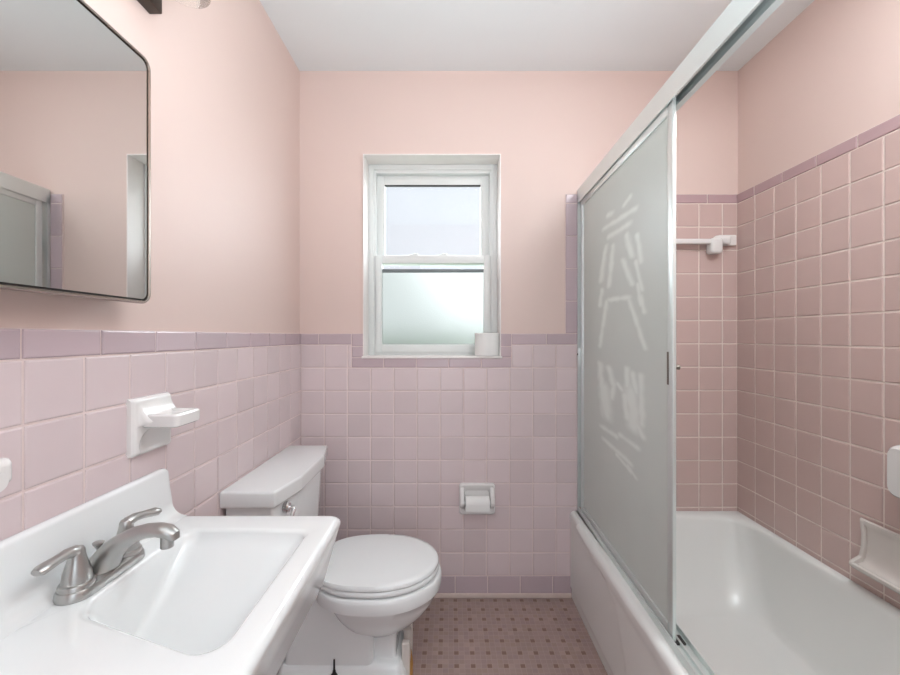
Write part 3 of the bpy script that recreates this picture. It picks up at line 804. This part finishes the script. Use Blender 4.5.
for f_, z in ((.2, .10), (.4, .18), (.6, .245), (.78, .29), (.9, .312), (1., .322)):
    R.append(tring(bx0+.07*f_**1.4, bx1-.085*f_**1.4, by0+.12*f_**1.3, by1-.20*f_**1.2, .11+.02*f_, TUBZ-z))
R.append(tring(bx0+.14, bx1-.15, by0+.22, by1-.30, .08, TUBZ-.325))
mb.loft(R); mb.build('basin', M['tub'], tub, smooth=50)
mb = MB()
def sdline(y, z):
    """distance inside the pressed panel: bounded above by a line under the rim and at the far end by a slanting edge"""
    pts = [(1.75, .375), (1.42, .345), (1.33, .30), (1.275, .19), (1.22, -.02)]
    best = 9; 
    for (ya, za_), (yb, zb_) in zip(pts, pts[1:]):
        dy, dz = yb-ya, zb_-za_; t_ = max(0, min(1, ((y-ya)*dy+(z-za_)*dz)/(dy*dy+dz*dz)))
        d_ = math.hypot(y-ya-t_*dy, z-za_-t_*dz)
        if d_ < abs(best): best = d_ if (dz*(y-ya)-dy*(z-za_)) > 0 else -d_
    if y > 1.75: best = -abs(best)
    return best
prof = []
def apron(u, v):
    y = TY1+(TY0-TY1)*u
    if v < .72:                                         # face
        z = .002+(TUBZ-.022-.002)*v/.72
        s_ = sdline(y, z); k = max(0, min(1, (s_+.006)/.02)); k = k*k*(3-2*k)
        x = TX0+.006-.012*k
        if z < .055: x += .006*max(0, min(1, (.055-z)/.012))
        if z > .345: 
            k2 = min(1, (z-.345)/.025); x -= .003*k2*k2*(3-2*k2)
        return (x, y, z)
    a = PI/2*min(1, (v-.72)/.2)
    x0 = apron(u, .7199)[0]
    if v <= .92: return (x0+.022*(1-math.cos(a)), y, TUBZ-.022+.022*math.sin(a))
    return (x0+.022+(TX0+.045-x0-.022)*(v-.92)/.08, y, TUBZ)
mb.grid(apron, 220, 60)
mb.build('apron', M['tub'], tub, smooth=60, recalc=False)

# ------------------------------------------------------------------ sliding shower doors
ang = -math.atan(.020)                # the enclosure is set a hair out of square
LEN = D-YA-.012
EX = .594
fr = thing('shower_door_frame', 'aluminium shower door frame with header and bottom track on the tub', 'shower door frame', (EX, D-.0105, TUBZ), ang)
# local axes: x across the track (0 = room face), -y towards the camera, z up
W_ = .050; ht = H+.682-TUBZ; hb = H+.619-TUBZ
def L(y): return -y
c_t = [(0, 0.0005), (W_, .0005), (W_, .020), (W_-.003, .020), (W_-.003, .006), (.027, .006), (.027, .016), (.023, .016), (.023, .006), (.004, .006), (.004, .024), (0, .024)]
mb = MB(); mb.prism(c_t, 'y', 0, -LEN); mb.build('bottom_track', M['alu'], fr, world=False, smooth=20)
c_h = [(0, hb), (.003, hb), (.003, ht-.006), (.022, ht-.006), (.022, hb+.022), (.026, hb+.022), (.026, ht-.006), (W_-.004, ht-.006), (W_-.004, hb+.022), (W_, hb+.022), (W_, ht), (.003, ht+.003), (0, ht)]
mb = MB(); mb.prism(c_h, 'y', 0, -LEN); mb.prism([(W_-.012, hb+.010), (W_+.001, hb+.006), (W_+.001, hb+.024), (W_-.009, hb+.026)], 'y', 0, -LEN); mb.build('header', M['alu'], fr, world=False, smooth=20)
mb = MB(); mb.box(.005, .021, -LEN, -.002, ht-.020, ht-.008); mb.box(.027, .045, -LEN, -.002, ht-.020, ht-.008); mb.build('roller_channel', M['aludark'], fr, world=False, smooth=0)
for y0, y1 in ((-.013, 0), (-LEN, -LEN+.013)):
    mb = MB(); mb.prism([(0, y0), (W_, y0), (W_, y1), (0, y1)], 'z', .024, hb+.03)
    mb.build('jamb', M['alu'], fr, world=False, smooth=0)
mb = MB(); mb.box(-.004, .010, -.030, -.012, H-.137-TUBZ, H-.055-TUBZ, .002); bp = mb.build('bumper', M['alu'], fr, world=False)
mb = MB(); mb.lathe((-.0045, -.022, H-.082-TUBZ), [(.0, -.002), (.004, -.002), (.004, .002), (.0, .002)], 14, 'x'); mb.build('screw', M['black'], bp, world=False)

# soap-film residue strokes, read off the pane
STROKES = [((608, 215), (612, 213), 2.0), ((624, 205.5), (630, 197), 1.8), ((604.4, 228.5), (635.5, 208.5), 1.8), ((609, 236.6), (629, 224), 2.2),
           ((601, 281), (604, 259), 2.0), ((609, 286), (613, 246), 1.8), ((603, 262), (606, 246), 1.6), ((626.6, 235), (632, 256), 2.3), ((637.6, 235), (641, 262), 1.9),
           ((623, 260), (632, 284), 2.0), ((636, 262), (642, 290), 1.5), ((612, 263), (609, 285), 1.6), ((609, 300), (629, 297.5), 1.7), ((629, 300), (645.6, 348.5), 1.7), ((606.6, 302), (600, 346), 1.6),
           ((641, 296), (644, 312), 1.8), ((602, 290), (600, 305), 1.6), ((638, 284), (641, 305), 1.5),
           ((604, 439), (631, 464), 1.7), ((620, 435), (637.6, 448), 2.0), ((617, 455), (631, 472), 1.3), ((601, 426), (616, 436), 1.8), ((628, 466), (636, 478), 1.2),
           ((604, 388), (607, 414), 6.0), ((600, 364), (603, 400), 2.6), ((609, 368), (613, 384), 2.6), ((614, 384), (612, 398), 2.0), ((618, 384), (622, 390), 1.6), ((627, 369), (627, 386), 2.6), ((631, 392), (634, 426), 8.0), ((641, 376), (642, 424), 3.0), ((625, 396), (627, 418), 3.2), ((633, 374), (636, 392), 3.0),
           ((637, 425), (643, 437), 2.6)]
def on_pane(px, py):
    # where that sight line meets the pane: distance from the wall end and height
    x0, k = EX+.012, .020
    # X = x0 + k*(Y-D);  X = (px-450)/400*Y
    s_ = (px-450)/400
    Y_ = (x0-k*D)/(s_-k)
    return (D-Y_, H-(py-336.5)/400*Y_, Y_)
CAPS = []
for a, b, w in STROKES:
    pa, pb = on_pane(*a), on_pane(*b)
    # widths were read across the foreshortened pane: stretch along y
    sx = (pa[2]**2)/(400*(EX+.012)); sz = pa[2]/400
    CAPS.append((pa[0]/sx, pa[1]/sz, pb[0]/sx, pb[1]/sz, w, sx, sz))
def residue_at(d, z):
    best = 0
    for ax, az, bx_, bz_, w, sx, sz in CAPS:
        px, pz = d/sx, z/sz
        dx, dz = bx_-ax, bz_-az; t_ = max(0, min(1, ((px-ax)*dx+(pz-az)*dz)/(dx*dx+dz*dz+1e-9)))
        r_ = math.hypot(px-ax-t_*dx, pz-az-t_*dz)
        if r_ < w*1.8+3:
            nz_ = noise.noise(Vector((d*26, z*34, 0)))*.9
            v = .95-(r_+nz_*(.8+.2*w)-w*.35)/(.95*w+1.2); best = max(best, min(1, v))
    return max(0, best)

def door(label, xo, d0, d1, marks):
    """sliding panel: xo across the track, from d0 to d1 metres off the window wall"""
    o = thing('shower_door', label, 'shower door', (EX, D-.0105, TUBZ), ang, 'sliding shower doors')
    zb, zt = .013, hb+.028; th_ = .010; st = .027
    mb = MB()
    mb.box(xo, xo+th_, -d0-st, -d0, zb, zt, .0015); mb.box(xo, xo+th_, -d1, -d1+st, zb, zt, .0015)
    mb.box(xo, xo+th_, -d1+st, -d0-st, zb, zb+.030, .0015); mb.box(xo, xo+th_, -d1+st, -d0-st, zt-.052, zt, .0015)
    pf_ = mb.build('panel_frame', M['alu'], o, world=False)
    y0, y1, z0, z1 = -d1+st-.004, -d0-st+.004, zb+.026, zt-.048
    nu, nv = (150, 330) if marks else (2, 2)
    me_b = MB()
    me_b.grid(lambda u, v: (xo+.005, y0+(y1-y0)*u, z0+(z1-z0)*v), nu, nv)
    b0 = len(me_b.bm.verts)
    gl = me_b.build('glass', M['doorglass'], o, world=False, recalc=False)
    at = gl.data.attributes.new('residue', 'FLOAT', 'POINT')
    if marks:
        vals = []
        for v in gl.data.vertices: vals.append(residue_at(-v.co.y+.0105, v.co.z+TUBZ))
        at.data.foreach_set('value', vals)
    md = gl.modifiers.new('Thickness', 'SOLIDIFY'); md.thickness = .004; md.offset = 1
    mb = MB(); zc_ = H-.085-TUBZ
    s_ = -1 if marks else 1
    xh = xo-.002 if marks else xo+th_-.001
    mb.box(xh, xh+.003, -d1+.0195, -d1+.0265, zc_-.044, zc_+.044, .001); mb.build('pull', M['aludark'], o, world=False)
    return o
door('frosted sliding shower door on the room side, smeared with white residue', .0065, .030, .817, True)
rear = door('plain frosted sliding shower door on the tub side, behind the smeared one', .029, .034, .775, False)
mb = MB(); mb.tube([(.039, -.764, H-.085-TUBZ), (.052, -.764, H-.085-TUBZ)], [.005, .007], 14); mb.build('knob', M['aludark'], rear, world=False)
mb = MB(); mb.box(.006, .040, -.822, -.790, .0065, .0125, .002); mb.build('guide', M['rubber'], fr, world=False)

# ------------------------------------------------------------------ light
w = bpy.data.worlds.new('overcast_sky'); sc.world = w; w.use_nodes = True
bg = w.node_tree.nodes['Background']; bg.inputs['Color'].default_value = (.86, .92, 1.0, 1); bg.inputs['Strength'].default_value = .90
def light(name, kind, loc, rot, energy, color=(1, 1, 1), **kw):
    l = bpy.data.lights.new(name, kind); l.energy = energy; l.color = color
    for k, v in kw.items(): setattr(l, k, v)
    o = bpy.data.objects.new(name, l); COL.objects.link(o); o.location = loc; o.rotation_euler = rot
    return o
# diffuse daylight falling through the window
d = Vector((-.56, -.67, -.50)).normalized()
light('sky_glow', 'SUN', (0, 4, 3), d.to_track_quat('-Z', 'Y').to_euler(), 14.5, (.85, .95, 1), angle=math.radians(90))
light('sky_glow_east', 'SUN', (-3, 4, 3), Vector((.52, -.74, -.42)).to_track_quat('-Z', 'Y').to_euler(), 10, (.85, .95, 1), angle=math.radians(90))
# added fill panel behind the camera, shining in through the open doorway
light('doorway_fill', 'AREA', (.05, -1.3, 1.55), (math.radians(90), 0, 0), 8, (.85, .95, 1), shape='RECTANGLE', size=1.0, size_y=1.3)
light('alcove_fill', 'AREA', (.97, .62, ZC-.03), (0, 0, 0), 13, (.88, .96, 1), shape='RECTANGLE', size=.5, size_y=.4)  # added fill under the alcove ceiling to brighten the tub, no fixture
light('bounce_fill', 'AREA', (.34, .22, 1.60), (math.radians(180), math.radians(-14), 0), 24, (.85, .95, 1), shape='RECTANGLE', size=.5, size_y=.5)  # added fill aimed up so the ceiling spreads soft light
# portals steer sky sampling to the two openings
for nm, loc, rot, sx_, sy_ in (('window_portal', ((WX0+WX1)/2, D+T+.01, (WZ0+WZ1)/2), (math.radians(-90), 0, 0), WX1-WX0, WZ1-WZ0),):
    o = light(nm, 'AREA', loc, rot, 1, shape='RECTANGLE', size=sx_, size_y=sy_); o.data.cycles.is_portal = True

# ------------------------------------------------------------------ camera
cam = bpy.data.cameras.new('camera'); cam.lens = 16; cam.sensor_width = 36; cam.sensor_fit = 'HORIZONTAL'
cam.shift_y = -1/900; cam.clip_start = .02
co = bpy.data.objects.new('camera', cam); COL.objects.link(co)
co.location = (0, 0, H); co.rotation_euler = (PI/2, 0, 0)
sc.camera = co
sc.view_settings.view_transform = 'Standard'; sc.view_settings.look = 'None'
sc.view_settings.exposure = .1; sc.view_settings.gamma = 1; sc.view_settings.use_curve_mapping = False
sc.cycles.max_bounces = 14; sc.cycles.diffuse_bounces = 4; sc.cycles.transparent_max_bounces = 16
sc.cycles.sample_clamp_indirect = 6
